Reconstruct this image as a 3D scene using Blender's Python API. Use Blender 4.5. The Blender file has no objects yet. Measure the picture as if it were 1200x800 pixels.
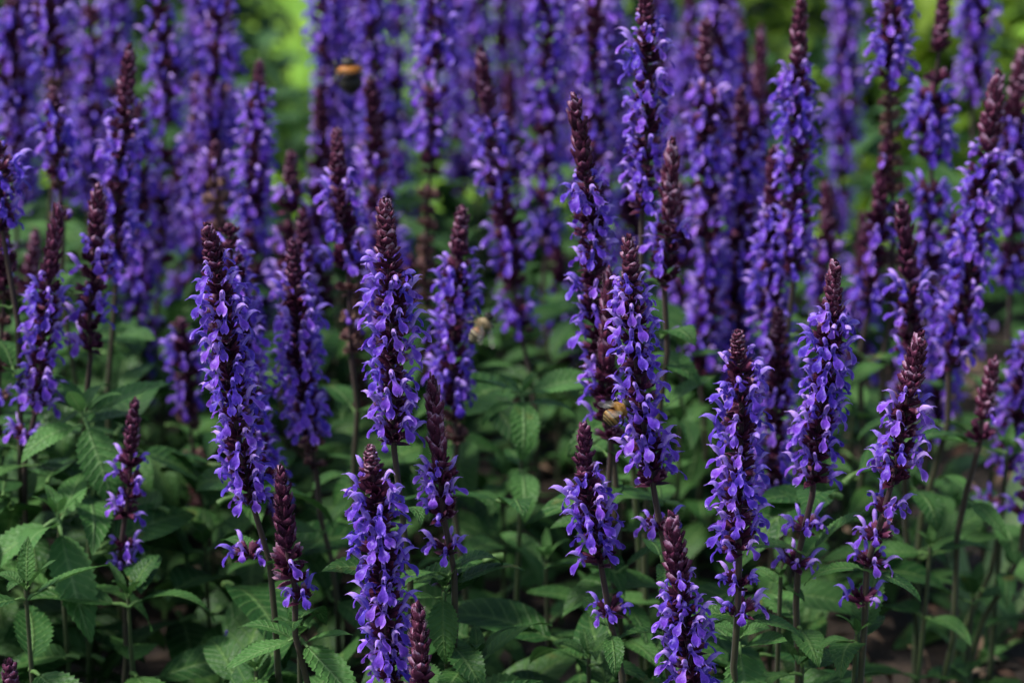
import bpy, math, random
from mathutils import Vector, Matrix, Quaternion, noise
R = math.radians
random.seed(7)
S = bpy.context.scene
COL = S.collection

# ------------------------------------------------------------------ camera, sky, sun, exposure
CAM_Z, PITCH, LENS = 0.55, R(20), 85.0
cd = bpy.data.cameras.new('camera'); cam = bpy.data.objects.new('camera', cd); COL.objects.link(cam)
cam.location = (0, 0, CAM_Z); cam.rotation_euler = (math.pi/2 - PITCH, 0, 0)
cd.sensor_width = 36; cd.lens = LENS; cd.clip_start = 0.02; cd.clip_end = 500
cd.dof.use_dof = True; cd.dof.focus_distance = 0.845; cd.dof.aperture_fstop = 9.0; cd.dof.aperture_blades = 0
S.camera = cam

SUN_EL, SUN_AZ = R(57), R(-98)      # azimuth measured from +Y (view direction) towards +X
w = bpy.data.worlds.new('World'); S.world = w; w.use_nodes = True
nt = w.node_tree
sky = nt.nodes.new('ShaderNodeTexSky'); sky.sky_type = 'NISHITA'; sky.sun_disc = False
sky.sun_elevation = SUN_EL; sky.sun_rotation = SUN_AZ; sky.air_density = 1.2; sky.dust_density = 2.5; sky.ozone_density = 1.0
bg = nt.nodes['Background']; bg.inputs[1].default_value = 0.082
nt.links.new(sky.outputs[0], bg.inputs[0])
sl = bpy.data.lights.new('sun', 'SUN'); sl.energy = 2.45; sl.angle = R(9); sl.color = (1.0, 0.96, 0.9)
so = bpy.data.objects.new('sun', sl); COL.objects.link(so)
sd = Vector((math.sin(SUN_AZ)*math.cos(SUN_EL), math.cos(SUN_AZ)*math.cos(SUN_EL), math.sin(SUN_EL)))
so.rotation_euler = sd.to_track_quat('Z', 'Y').to_euler()
S.view_settings.view_transform = 'Standard'; S.view_settings.look = 'None'
S.view_settings.exposure = 1.08; S.view_settings.gamma = 1
S.render.engine = 'CYCLES'
S.cycles.max_bounces = 6; S.cycles.transparent_max_bounces = 6
S.cycles.use_denoising = True

T = 18.0/LENS
def ray(px, py):
    a, b = (px-600)/600*T, -(py-400)/600*T
    return Vector((a, math.cos(PITCH)+b*math.sin(PITCH), -math.sin(PITCH)+b*math.cos(PITCH)))
def at(px, py, Y):
    d = ray(px, py)
    return Vector((0, 0, CAM_Z)) + d*(Y/d.y)
def on_ground(px, py, z=0.0):
    d = ray(px, py)
    return Vector((0, 0, CAM_Z)) + d*((z-CAM_Z)/d.z)
def pix(Y, py=400):          # metres per picture pixel at that distance
    return T/600*(Y/ray(600, py).y)

# ------------------------------------------------------------------ helpers
class MB:
    """collects vertices, faces, a tint per vertex, uv per vertex and a material index per face"""
    def __init__(s): s.v, s.f, s.t, s.m, s.uv = [], [], [], [], []
    def grid(s, rows, tints, closed=False, mat=0, uvs=None):
        o = len(s.v); n = len(rows[0])
        for i, r in enumerate(rows):
            for j, p in enumerate(r):
                s.v.append(tuple(p))
                t = tints[i] if not callable(tints) else tints(i, j)
                s.t.append(t)
                s.uv.append(uvs[i][j] if uvs else (0, 0))
        for i in range(len(rows)-1):
            for j in range(n if closed else n-1):
                k = (j+1) % n
                s.f.append((o+i*n+j, o+i*n+k, o+(i+1)*n+k, o+(i+1)*n+j)); s.m.append(mat)
    def tube(s, pts, rad, n=6, tint=0.0, mat=0, cap=False):
        pts = [Vector(p) for p in pts]; rows = []
        ref = None
        for i, p in enumerate(pts):
            d = (pts[min(i+1, len(pts)-1)]-pts[max(i-1, 0)]).normalized()
            if ref is None: ref = d.orthogonal().normalized()
            ref = (ref - d*ref.dot(d)).normalized(); b = d.cross(ref)
            r = rad[i] if isinstance(rad, (list, tuple)) else rad
            rows.append([p + (ref*math.cos(2*math.pi*j/n)+b*math.sin(2*math.pi*j/n))*r for j in range(n)])
        tt = tint if isinstance(tint, (list, tuple)) else [tint]*len(pts)
        o = len(s.v)
        s.grid(rows, tt, True, mat)
        if cap:
            s.f.append(tuple(o+(len(pts)-1)*n+j for j in range(n))); s.m.append(mat)
            s.f.append(tuple(o+n-1-j for j in range(n))); s.m.append(mat)
    def add(s, o, M, tadd=0.0, mat=None):
        k = len(s.v)
        s.v += [tuple(M @ Vector(p)) for p in o.v]; s.t += [t+tadd for t in o.t]; s.uv += o.uv
        s.f += [tuple(k+i for i in f) for f in o.f]; s.m += ([mat]*len(o.f) if mat is not None else o.m)
    def mesh(s, name, mats, smooth=True):
        me = bpy.data.meshes.new(name); me.from_pydata(s.v, [], s.f)
        at_ = me.attributes.new('tint', 'FLOAT', 'POINT'); at_.data.foreach_set('value', s.t)
        if any(u != (0, 0) for u in s.uv):
            ul = me.uv_layers.new(name='uv'); buf = []
            for l in me.loops: buf += s.uv[l.vertex_index]
            ul.data.foreach_set('uv', buf)
        for m in (mats if isinstance(mats, (list, tuple)) else [mats]): me.materials.append(m)
        me.polygons.foreach_set('material_index', s.m)
        if smooth: me.polygons.foreach_set('use_smooth', [True]*len(s.f))
        me.update(); return me
def link(name, me, parent=None, M=None, kind=None):
    o = bpy.data.objects.new(name, me); COL.objects.link(o)
    if parent: o.parent = parent
    if M is not None: o.matrix_basis = M
    if kind: o['kind'] = kind
    return o
def thing(name, label, cat, loc, group=None, rot=None):
    o = bpy.data.objects.new(name, None); COL.objects.link(o); o.location = loc; o.empty_display_size = 0.01
    o['label'] = label; o['category'] = cat
    if group: o['group'] = group
    return o
def frame(z, origin=(0, 0, 0), spin=0.0, s=1.0):
    q = Vector((0, 0, 1)).rotation_difference(Vector(z).normalized())
    return Matrix.Translation(origin) @ q.to_matrix().to_4x4() @ Matrix.Rotation(spin, 4, 'Z') @ Matrix.Scale(s, 4)

# ------------------------------------------------------------------ materials
def newmat(name):
    m = bpy.data.materials.new(name); m.use_nodes = True
    n = m.node_tree.nodes; l = m.node_tree.links
    for x in list(n): n.remove(x)
    return m, n, l
def ramp(n, stops, interp='LINEAR'):
    r = n.new('ShaderNodeValToRGB'); cr = r.color_ramp; cr.interpolation = interp
    while len(cr.elements) < len(stops): cr.elements.new(0.5)
    for e, (p, c) in zip(cr.elements, stops): e.position = p; e.color = (*c, 1)
    return r
def math_(n, l, op, a, b=None, c=None):
    x = n.new('ShaderNodeMath'); x.operation = op
    for i, v in enumerate((a, b, c)):
        if v is None: continue
        if isinstance(v, (int, float)): x.inputs[i].default_value = v
        else: l.new(v, x.inputs[i])
    return x.outputs[0]
def tinted(name, stops, rough=0.6, sheen=0.0, trans=0.0, rnd=0.15, spec=0.3, noise_scale=900, noise_amt=0.3, bump=0.0, hue_rnd=0.02, sat=1.0):
    m, n, l = newmat(name)
    a = n.new('ShaderNodeAttribute'); a.attribute_name = 'tint'
    tc = n.new('ShaderNodeTexCoord'); nz = n.new('ShaderNodeTexNoise'); nz.inputs['Scale'].default_value = noise_scale; nz.inputs['Detail'].default_value = 3
    oi = n.new('ShaderNodeObjectInfo')
    l.new(tc.outputs['Object'], nz.inputs['Vector'])
    f = math_(n, l, 'MULTIPLY_ADD', nz.outputs['Fac'], noise_amt, math_(n, l, 'ADD', a.outputs['Fac'], -noise_amt/2))
    f = math_(n, l, 'MULTIPLY_ADD', oi.outputs['Random'], rnd, math_(n, l, 'ADD', f, -rnd/2))
    r = ramp(n, stops); l.new(f, r.inputs[0])
    hs = n.new('ShaderNodeHueSaturation'); hs.inputs['Saturation'].default_value = sat
    l.new(r.outputs[0], hs.inputs['Color'])
    l.new(math_(n, l, 'MULTIPLY_ADD', oi.outputs['Random'], hue_rnd, 0.5-hue_rnd/2), hs.inputs['Hue'])
    p = n.new('ShaderNodeBsdfPrincipled'); l.new(hs.outputs[0], p.inputs['Base Color'])
    p.inputs['Roughness'].default_value = rough; p.inputs['Specular IOR Level'].default_value = spec
    if sheen:
        p.inputs['Sheen Weight'].default_value = sheen; p.inputs['Sheen Roughness'].default_value = 0.4
        p.inputs['Sheen Tint'].default_value = (0.85, 0.8, 0.95, 1)
    if bump:
        b = n.new('ShaderNodeBump'); b.inputs['Strength'].default_value = bump; b.inputs['Distance'].default_value = 0.0004
        l.new(nz.outputs['Fac'], b.inputs['Height']); l.new(b.outputs[0], p.inputs['Normal'])
    out = n.new('ShaderNodeOutputMaterial')
    if trans:
        t = n.new('ShaderNodeBsdfTranslucent'); l.new(hs.outputs[0], t.inputs['Color'])
        mx = n.new('ShaderNodeMixShader'); mx.inputs[0].default_value = trans
        l.new(p.outputs[0], mx.inputs[1]); l.new(t.outputs[0], mx.inputs[2]); l.new(mx.outputs[0], out.inputs[0])
    else: l.new(p.outputs[0], out.inputs[0])
    return m
M_PETAL = tinted('petal', [(0.0, (0.088, 0.021, 0.37)), (0.3, (0.155, 0.052, 0.57)), (0.65, (0.30, 0.155, 0.77)), (1.0, (0.54, 0.38, 0.90))],
                 rough=0.42, sheen=0.12, trans=0.28, rnd=0.36, hue_rnd=0.03, spec=0.3, noise_scale=1100, noise_amt=0.45, bump=0.5)
M_CALYX = tinted('calyx', [(0.0, (0.016, 0.004, 0.012)), (0.45, (0.062, 0.012, 0.036)), (0.75, (0.14, 0.032, 0.076)), (1.0, (0.38, 0.22, 0.34))],
                 rough=0.6, sheen=0.0, trans=0.08, rnd=0.2, noise_scale=1500, noise_amt=0.5, bump=0.6, spec=0.15)
M_SPENT = tinted('spent_calyx', [(0.0, (0.035, 0.013, 0.018)), (0.5, (0.11, 0.044, 0.046)), (1.0, (0.32, 0.18, 0.15))],
                 rough=0.7, sheen=0.1, trans=0.15, rnd=0.3, noise_scale=1200, noise_amt=0.5, bump=0.3)
M_STEM = tinted('stem', [(0.0, (0.050, 0.090, 0.026)), (0.5, (0.055, 0.040, 0.030)), (1.0, (0.045, 0.012, 0.028))],
                rough=0.5, sheen=0.2, rnd=0.2, noise_scale=600, noise_amt=0.3)

def leaf_material(name, dark, light, rib, trans=0.22, rnd=0.35, spec=0.22):
    m, n, l = newmat(name)
    uv = n.new('ShaderNodeUVMap'); uv.uv_map = 'uv'
    sp = n.new('ShaderNodeSeparateXYZ'); l.new(uv.outputs[0], sp.inputs[0])
    u, v = sp.outputs[0], sp.outputs[1]
    av = math_(n, l, 'ABSOLUTE', v)
    # side veins run forward and outward from the midrib
    ph = math_(n, l, 'MULTIPLY_ADD', av, -0.16, u)
    sv = math_(n, l, 'SINE', math_(n, l, 'MULTIPLY', ph, 2*math.pi*10))
    sv = math_(n, l, 'POWER', math_(n, l, 'MULTIPLY_ADD', sv, 0.5, 0.5), 7.0)
    mid = math_(n, l, 'POWER', math_(n, l, 'SUBTRACT', 1.0, math_(n, l, 'MINIMUM', math_(n, l, 'MULTIPLY', av, 5.0), 1.0)), 2.0)
    vein = math_(n, l, 'MINIMUM', math_(n, l, 'ADD', mid, math_(n, l, 'MULTIPLY', sv, 0.45)), 1.0)
    tc = n.new('ShaderNodeTexCoord')
    vo = n.new('ShaderNodeTexVoronoi'); vo.inputs['Scale'].default_value = 620; vo.feature = 'SMOOTH_F1'
    l.new(tc.outputs['Object'], vo.inputs['Vector'])
    nz = n.new('ShaderNodeTexNoise'); nz.inputs['Scale'].default_value = 90; nz.inputs['Detail'].default_value = 4
    l.new(tc.outputs['Object'], nz.inputs['Vector'])
    at_ = n.new('ShaderNodeAttribute'); at_.attribute_name = 'tint'
    oi = n.new('ShaderNodeObjectInfo')
    f = math_(n, l, 'MULTIPLY_ADD', oi.outputs['Random'], rnd, math_(n, l, 'ADD', math_(n, l, 'MULTIPLY', nz.outputs['Fac'], 0.7), math_(n, l, 'ADD', at_.outputs['Fac'], -rnd/2)))
    r = ramp(n, [(0.15, dark), (0.75, light)]); l.new(f, r.inputs[0])
    mx = n.new('ShaderNodeMix'); mx.data_type = 'RGBA'
    l.new(math_(n, l, 'MULTIPLY', vein, 0.55), mx.inputs[0]); l.new(r.outputs[0], mx.inputs[6]); mx.inputs[7].default_value = (*rib, 1)
    h = math_(n, l, 'SUBTRACT', math_(n, l, 'MULTIPLY', vo.outputs['Distance'], -0.7), math_(n, l, 'MULTIPLY', vein, 0.9))
    b = n.new('ShaderNodeBump'); b.inputs['Strength'].default_value = 0.8; b.inputs['Distance'].default_value = 0.0008; l.new(h, b.inputs['Height'])
    p = n.new('ShaderNodeBsdfPrincipled'); n2 = n.new('ShaderNodeTexNoise'); n2.inputs['Scale'].default_value = 55; n2.inputs['Detail'].default_value = 5; n2.noise_dimensions = '4D'
    l.new(tc.outputs['Object'], n2.inputs['Vector']); l.new(math_(n, l, 'MULTIPLY', oi.outputs['Random'], 40.0), n2.inputs['W'])
    sp2 = ramp(n, [(0.66, (0, 0, 0)), (0.71, (1, 1, 1))]); l.new(n2.outputs['Fac'], sp2.inputs[0])
    m2 = n.new('ShaderNodeMix'); m2.data_type = 'RGBA'; l.new(math_(n, l, 'MULTIPLY', sp2.outputs[0], 0.6), m2.inputs[0])
    l.new(mx.outputs[2], m2.inputs[6]); m2.inputs[7].default_value = (0.16, 0.14, 0.035, 1)
    l.new(m2.outputs[2], p.inputs['Base Color']); l.new(b.outputs[0], p.inputs['Normal'])
    p.inputs['Roughness'].default_value = 0.48; p.inputs['Specular IOR Level'].default_value = spec
    t = n.new('ShaderNodeBsdfTranslucent'); l.new(m2.outputs[2], t.inputs['Color'])
    ms = n.new('ShaderNodeMixShader'); ms.inputs[0].default_value = trans
    out = n.new('ShaderNodeOutputMaterial')
    l.new(p.outputs[0], ms.inputs[1]); l.new(t.outputs[0], ms.inputs[2]); l.new(ms.outputs[0], out.inputs[0])
    return m
M_LEAF = leaf_material('salvia_leaf', (0.020, 0.072, 0.016), (0.078, 0.190, 0.046), (0.17, 0.29, 0.09))
M_PALE_LIT = leaf_material('pale_lit_leaf', (0.045, 0.135, 0.030), (0.11, 0.26, 0.07), (0.24, 0.38, 0.15), trans=0.28)  # paler green, brightened further so light is painted in despite the spikes' shade
M_FAR = leaf_material('far_leaf', (0.075, 0.15, 0.010), (0.24, 0.36, 0.03), (0.28, 0.40, 0.06), trans=0.3)
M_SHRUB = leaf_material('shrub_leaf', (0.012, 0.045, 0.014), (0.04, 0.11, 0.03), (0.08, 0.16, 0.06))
M_STRAP = leaf_material('strap_leaf', (0.16, 0.29, 0.10), (0.30, 0.45, 0.20), (0.32, 0.46, 0.25), trans=0.25, rnd=0.2)

def ground_mat(name, stops, scale, bump):
    m, n, l = newmat(name)
    tc = n.new('ShaderNodeTexCoord'); nz = n.new('ShaderNodeTexNoise'); nz.inputs['Scale'].default_value = scale; nz.inputs['Detail'].default_value = 8
    l.new(tc.outputs['Object'], nz.inputs['Vector'])
    r = ramp(n, stops); l.new(nz.outputs['Fac'], r.inputs[0])
    b = n.new('ShaderNodeBump'); b.inputs['Strength'].default_value = 0.8; b.inputs['Distance'].default_value = bump; l.new(nz.outputs['Fac'], b.inputs['Height'])
    p = n.new('ShaderNodeBsdfPrincipled'); l.new(r.outputs[0], p.inputs['Base Color']); l.new(b.outputs[0], p.inputs['Normal']); p.inputs['Roughness'].default_value = 0.9
    out = n.new('ShaderNodeOutputMaterial'); l.new(p.outputs[0], out.inputs[0])
    return m
M_SOIL = ground_mat('soil', [(0.3, (0.010, 0.007, 0.005)), (0.55, (0.028, 0.018, 0.012)), (0.75, (0.07, 0.045, 0.03))], 60, 0.01)
M_LAWN = ground_mat('lawn', [(0.3, (0.06, 0.17, 0.010)), (0.55, (0.17, 0.34, 0.018)), (0.8, (0.26, 0.42, 0.04))], 5, 0.01)
M_DRY = tinted('dry_leaf', [(0.0, (0.08, 0.045, 0.028)), (0.5, (0.34, 0.24, 0.15)), (1.0, (0.60, 0.47, 0.33))], rough=0.8, trans=0.15, noise_scale=200)

# ------------------------------------------------------------------ ground
def sheet(name, n, fn, mat):
    b = MB(); b.grid([[fn(i/n, j/n) for j in range(n+1)] for i in range(n+1)], lambda i, j: 0.0)
    return link(name, b.mesh(name, mat), kind='structure')
def lawn_pt(u, v):
    x, y = (u-0.5), v
    X = math.copysign(abs(x*2)**3*150, x); Y = -1.5 + 12*v if v < 0.7 else 6.9 + ((v-0.7)/0.3)**3*250
    return (X, Y, 0.012*noise.noise((X*1.5, Y*1.5, 0)) if abs(X) < 8 and v < 0.7 else 0)
sheet('lawn', 70, lawn_pt, M_LAWN)
def soil_pt(u, v):
    a = 2*math.pi*v; k = 1 + 0.05*math.sin(3*a+1) + 0.03*math.sin(7*a)
    X, Y = 1.5*u*math.cos(a)*k, 0.75 + 1.0*u*math.sin(a)*k
    return (X, Y, 0.016 + 0.020*(1-u**4) + 0.012*noise.noise((X*9, Y*9, 3))*(1-u**3))
sheet('soil', 90, soil_pt, M_SOIL)

# ------------------------------------------------------------------ flower pieces (millimetres, X points out from the stem, Z along it)
MM = 0.001
def calyx(rng, spent=False, closed=False):
    b = MB(); n = 10; rows = []
    L = rng.uniform(0.9, 1.1); flare = (1.35 if spent else (0.8 if closed else 1.0))
    prof = [(0.0, 0.45), (0.8, 0.85), (2.2, 1.15*flare**0.5), (3.6, 1.35*flare), (5.0, 1.55*flare)]
    ang = rng.uniform(0.55, 0.85) if not spent else rng.uniform(0.35, 0.65)
    ax = Vector((math.cos(ang), 0, math.sin(ang))); up = Vector((-math.sin(ang), 0, math.cos(ang))); sd_ = Vector((0, 1, 0))
    for i, (d, r) in enumerate(prof):
        row = []
        for j in range(n):
            a = 2*math.pi*j/n
            dd = d
            if i == 4: dd += (0.9 if j % 2 == 0 else -0.5) + (0.5 if math.cos(a) > 0.5 else 0)
            rr = r*(1.0 + (0.08 if j % 2 else -0.06))*(0.55 if (closed and i == 4) else 1)
            row.append((Vector((0.7, 0, 0.0)) + ax*dd*L + up*math.cos(a)*rr*0.9 + sd_*math.sin(a)*rr)*MM)
        rows.append(row)
    base = rng.uniform(0.1, 0.55)
    b.grid(rows, lambda i, j: base + (0.0, 0.05, 0.08, 0.15, 0.5 if j % 2 == 0 else 0.25)[i], True)
    return b
def petalstrip(b, line, width, tints, section, n=8):
    """a petal swept along line (x, z) with a cross-section: section(s, i) -> (sideways -1..1, out along the normal in mm)"""
    rows = []
    for i, (x, z) in enumerate(line):
        x0, z0 = line[max(i-1, 0)]; x1, z1 = line[min(i+1, len(line)-1)]
        d = Vector((x1-x0, 0, z1-z0)).normalized(); nrm = Vector((-d.z, 0, d.x))
        row = []
        for j in range(n+1):
            s, h = section(-1 + 2*j/n, i)
            row.append((Vector((x, 0, z)) + Vector((0, 1, 0))*(s*width[i]/2) + nrm*h)*MM)
        rows.append(row)
    b.grid(rows, lambda i, j: tints[i] + 0.26*abs(2*j/n-1)**4)  # paler rim: the petal's own edge colour plus painted backlit fuzz
def corolla(rng, stage=1.0):
    """stage 1 fully open, 0.5 half open with its hood still over the lip"""
    b = MB(); r = lambda a: rng.uniform(-a, a)
    k = rng.uniform(0.92, 1.12)
    b.tube([Vector(p)*MM for p in ((2.2, 0, 1.2), (3.6, 0, 2.3), (4.7, 0, 3.1), (5.4, 0, 3.5))], [0.5*MM, 0.7*MM, 0.9*MM, 1.05*MM], 8, [0.9, 0.85, 0.75, 0.6])
    # hood
    c = r(0.6); e = r(0.7)
    if stage > 0.7: hl = [(4.9, 3.5), (5.0, 4.5), (5.3, 5.6+c*.3), (6.0, 6.7+c*.6), (7.0, 7.4+c), (8.2, 7.6+c+e*.5), (9.3, 7.1+c+e)]
    else: hl = [(5.0, 3.9), (5.6, 4.9), (6.5, 5.6), (7.5, 5.9+c), (8.5, 5.6+c), (9.2, 5.0+c), (9.5, 4.5+c)]
    hw = [1.4, 1.6, 1.8, 1.9, 1.75, 1.3, 0.4]; hd = [0.9, 1.1, 1.3, 1.4, 1.3, 0.8, 0.2]
    hl = [(5+(x-5)*k, 3.5+(z-3.5)*k) for x, z in hl]
    petalstrip(b, hl, hw, [0.78, 0.70, 0.66, 0.72, 0.80, 0.78, 0.66], lambda s, i: (math.sin(s*1.65), hd[i]*(math.cos(s*1.65)-1)))
    # lower lip: narrow neck, then a broad rounded spoon-shaped middle lobe
    q = r(0.6)
    if stage > 0.7: ll = [(5.1, 3.0), (6.0, 2.85), (6.8, 2.6), (7.5, 2.2), (8.15+q*.2, 1.65), (8.65+q*.4, 1.0), (8.9+q*.7, 0.3), (8.85+q, -0.3), (8.7+q*1.1, -0.7)]
    else: ll = [(5.1, 3.1), (6.0, 3.0), (6.9, 2.8), (7.6, 2.3), (8.0, 1.6), (8.1, 0.9), (8.0, 0.3), (7.9, 0.0), (7.8, -.2)]
    ll = [(5+(x-5)*k, 3.1+(z-3.1)*k) for x, z in ll]
    lw = [1.3, 1.35, 1.4, 1.7, 2.8, 3.6, 3.5, 2.5, 1.2]
    if stage <= 0.7: lw = [x*0.7 for x in lw]
    ruf = [r(0.5) for _ in range(9)]
    def sec(s, i):
        g = max(0, i-3)/5
        return (s, (1.1 if q > -.2 else -0.4)*(s*s)*g + ruf[int((s+1)*4)]*g*abs(s) + (0.5*s*s if i < 3 else 0))
    petalstrip(b, ll, lw, [0.62, 0.55, 0.42, 0.28, 0.16, 0.13, 0.18, 0.36, 0.62], sec)
    # side lobes
    for sg in (-1, 1):
        rows = []
        for i in range(5):
            f = i/4; wv = (0.6, 1.2, 1.4, 1.1, 0.2)[i]
            cpt = Vector((5.7+0.7*f+r(.1), sg*(0.8+1.7*f), 2.9-0.5*f-0.7*f*f))
            rows.append([(cpt + Vector((0.45*q2*wv, 0, 0.5*q2*wv)))*MM for q2 in (-1, 0, 1)])
        b.grid(rows, [0.5, 0.42, 0.4, 0.45, 0.55])
    # style reaching out of the hood
    if stage > 0.7:
        tx, tz = hl[-1]
        b.tube([Vector(p)*MM for p in ((tx-0.9, 0, tz+0.1), (tx+0.3, 0.05, tz-0.2), (tx+1.1+r(.4), r(.3), tz-0.55+r(.3)))], [0.14*MM, 0.13*MM, 0.06*MM], 4, 0.75)
    F = 0.94                                     # the whole corolla, about the calyx mouth
    b.v = [((4.4+(x/MM-4.4)*F)*MM, y*F, (2.6+(z/MM-2.6)*F)*MM) for x, y, z in b.v]
    return b
def bract(L, W, cup, curl, tint, n=6, mm=6):
    """pointed egg-shaped bract growing along +Z from the origin, back towards +X"""
    b = MB(); rows = []
    for i in range(n+1):
        f = i/n; w_ = W*(math.sin(math.pi*min(f*0.93+0.08, 1))**0.8)*(1 if f < 0.95 else 0.3)*(1-0.35*f)
        z = L*f; x = curl*(f**2.5)*L + 0.10*L*math.sin(math.pi*f)
        rows.append([Vector((x - cup*W*(s*s)*(1-0.4*f), s*w_/2, z - 0.12*L*s*s))*MM for s in [-1+2*j/mm for j in range(mm+1)]])
    b.grid(rows, lambda i, j: tint + 0.38*(abs(2*j/mm-1)**4) + (0.25 if i >= n-1 else 0))
    return b
def bud_tip(seed):
    """a blunt column of overlapping maroon bracts, 20 mm tall, base at z = 0"""
    rng = random.Random(seed); b = MB(); H = 20.0; n = rng.choice((8, 9, 9))
    b.tube([(0, 0, 0), (0, 0, H*0.5*MM), (0, 0, H*0.93*MM)], [1.7*MM, 1.6*MM, 0.8*MM], 8, 0.1)
    tipr = rng.uniform(.45, .7)
    for k in range(n):
        f = k/(n-1); z = H*0.90*f
        env = 1 - (1-tipr)*f**2.2
        rad = 1.55*env*(1 if f < .95 else .3); sc = 0.62 + 0.38*env
        if f > .95: sc *= .7
        for j in range(4):
            a = j*math.pi/2 + (k % 2)*math.pi/4 + rng.uniform(-.2, .2)
            tilt = rng.uniform(0.2, 0.95)*(1-0.5*f)
            br = bract(4.5*sc*rng.uniform(.8, 1.15), 5.6*sc*rng.uniform(.8, 1.1), 0.36, rng.uniform(-0.25, 0.12)*(1-.5*f), rng.uniform(0.1, 0.66))
            b.add(br, Matrix.Rotation(a, 4, 'Z') @ Matrix.Translation((rad*MM, 0, (z+rng.uniform(-.5, .5))*MM)) @ Matrix.Rotation(tilt, 4, 'Y'))
            if f < 0.85 and rng.random() < 0.75:      # unopened calyx peeping out between bracts
                a2 = a + math.pi/4 + rng.uniform(-.25, .25)
                cx = calyx(rng, closed=True)
                b.add(cx, Matrix.Rotation(a2, 4, 'Z') @ Matrix.Translation((rad*0.7*MM, 0, z*MM)) @ Matrix.Rotation(-0.35, 4, 'Y') @ Matrix.Scale(0.66*sc, 4), 0.05)
    # pale hairs on the edges
    for _ in range(260):
        f = rng.random()**.6; a = rng.uniform(0, 6.283); z = H*0.98*f; rad = 3.3*(1-.45*f**2.2)
        p = Vector((math.cos(a)*rad, math.sin(a)*rad, z)); d = Vector((math.cos(a), math.sin(a), rng.uniform(.1, .9)))*rng.uniform(.25, .6)
        b.tube([p*MM, (p+d)*MM], [0.05*MM, 0.03*MM], 3, 0.95)
    return b
BUDS = [bud_tip(i).mesh('bud_tip', M_CALYX) for i in range(8)]

class Whorl:
    pass
def make_whorl(seed, kind):
    """ring of calyces with two bracts; .slots says where a flower sits"""
    rng = random.Random(seed*17+3); wv = Whorl(); b = MB(); wv.slots = []
    n = rng.choice((6, 6, 7, 7)) if kind != 'spent' else rng.choice((6, 7, 8))
    for j in range(n):
        a = 2*math.pi*j/n + rng.uniform(-.22, .22); dz = rng.uniform(-1.3, 1.3)*MM; sc = rng.uniform(.86, 1.1)
        tl = rng.uniform(-.22, .22)
        Mx = Matrix.Rotation(a, 4, 'Z') @ Matrix.Translation((0, 0, dz)) @ Matrix.Rotation(tl, 4, 'Y') @ Matrix.Rotation(rng.uniform(-.3, .3), 4, 'X') @ Matrix.Scale(sc, 4)
        b.add(calyx(rng, spent=(kind == 'spent'), closed=(kind == 'bud')), Mx); wv.slots.append(Mx)
        if kind != 'spent' and rng.random() < 0.3:      # a second, unopened calyx beside it
            b.add(calyx(rng, closed=True), Matrix.Rotation(a+0.4, 4, 'Z') @ Matrix.Translation((0, 0, dz-0.6*MM)) @ Matrix.Rotation(rng.uniform(-.5, .2), 4, 'Y') @ Matrix.Scale(0.62, 4), 0.05)
    for j in range(2):
        br = bract(5.2, 4.5, 0.2, rng.uniform(.3, .6), rng.uniform(.25, .55))
        b.add(br, Matrix.Rotation(j*math.pi+rng.uniform(-.2, .2), 4, 'Z') @ Matrix.Translation((1.0*MM, 0, -1.8*MM)) @ Matrix.Rotation(rng.uniform(.8, 1.35), 4, 'Y'))
    wv.mb = b
    return wv
FL = [corolla(random.Random(100+i), 1.0) for i in range(7)] + [corolla(random.Random(200+i), 0.5) for i in range(2)]
FLOWERS = [c.mesh('flower', M_PETAL) for c in FL]
WH = {}
for kd, mt, cnt in (('open', M_CALYX, 6), ('bud', M_CALYX, 4), ('spent', M_SPENT, 6)):
    WH[kd] = []
    for i in range(cnt):
        x = make_whorl(i + {'open': 0, 'bud': 40, 'spent': 80}[kd], kd); x.me = x.mb.mesh('flower_whorl', mt); WH[kd].append(x)
# whorls of the far spikes carry their flowers in one mesh
FARW = []
for i in range(6):
    rng = random.Random(900+i); x = WH['open'][i]; b = MB(); b.add(x.mb, Matrix.Identity(4), mat=0)
    for s in x.slots:
        if rng.random() < 0.85: b.add(rng.choice(FL), s, rng.uniform(-.12, .12), mat=1)
    FARW.append(b.mesh('flower_whorl', [M_CALYX, M_PETAL]))

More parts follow.
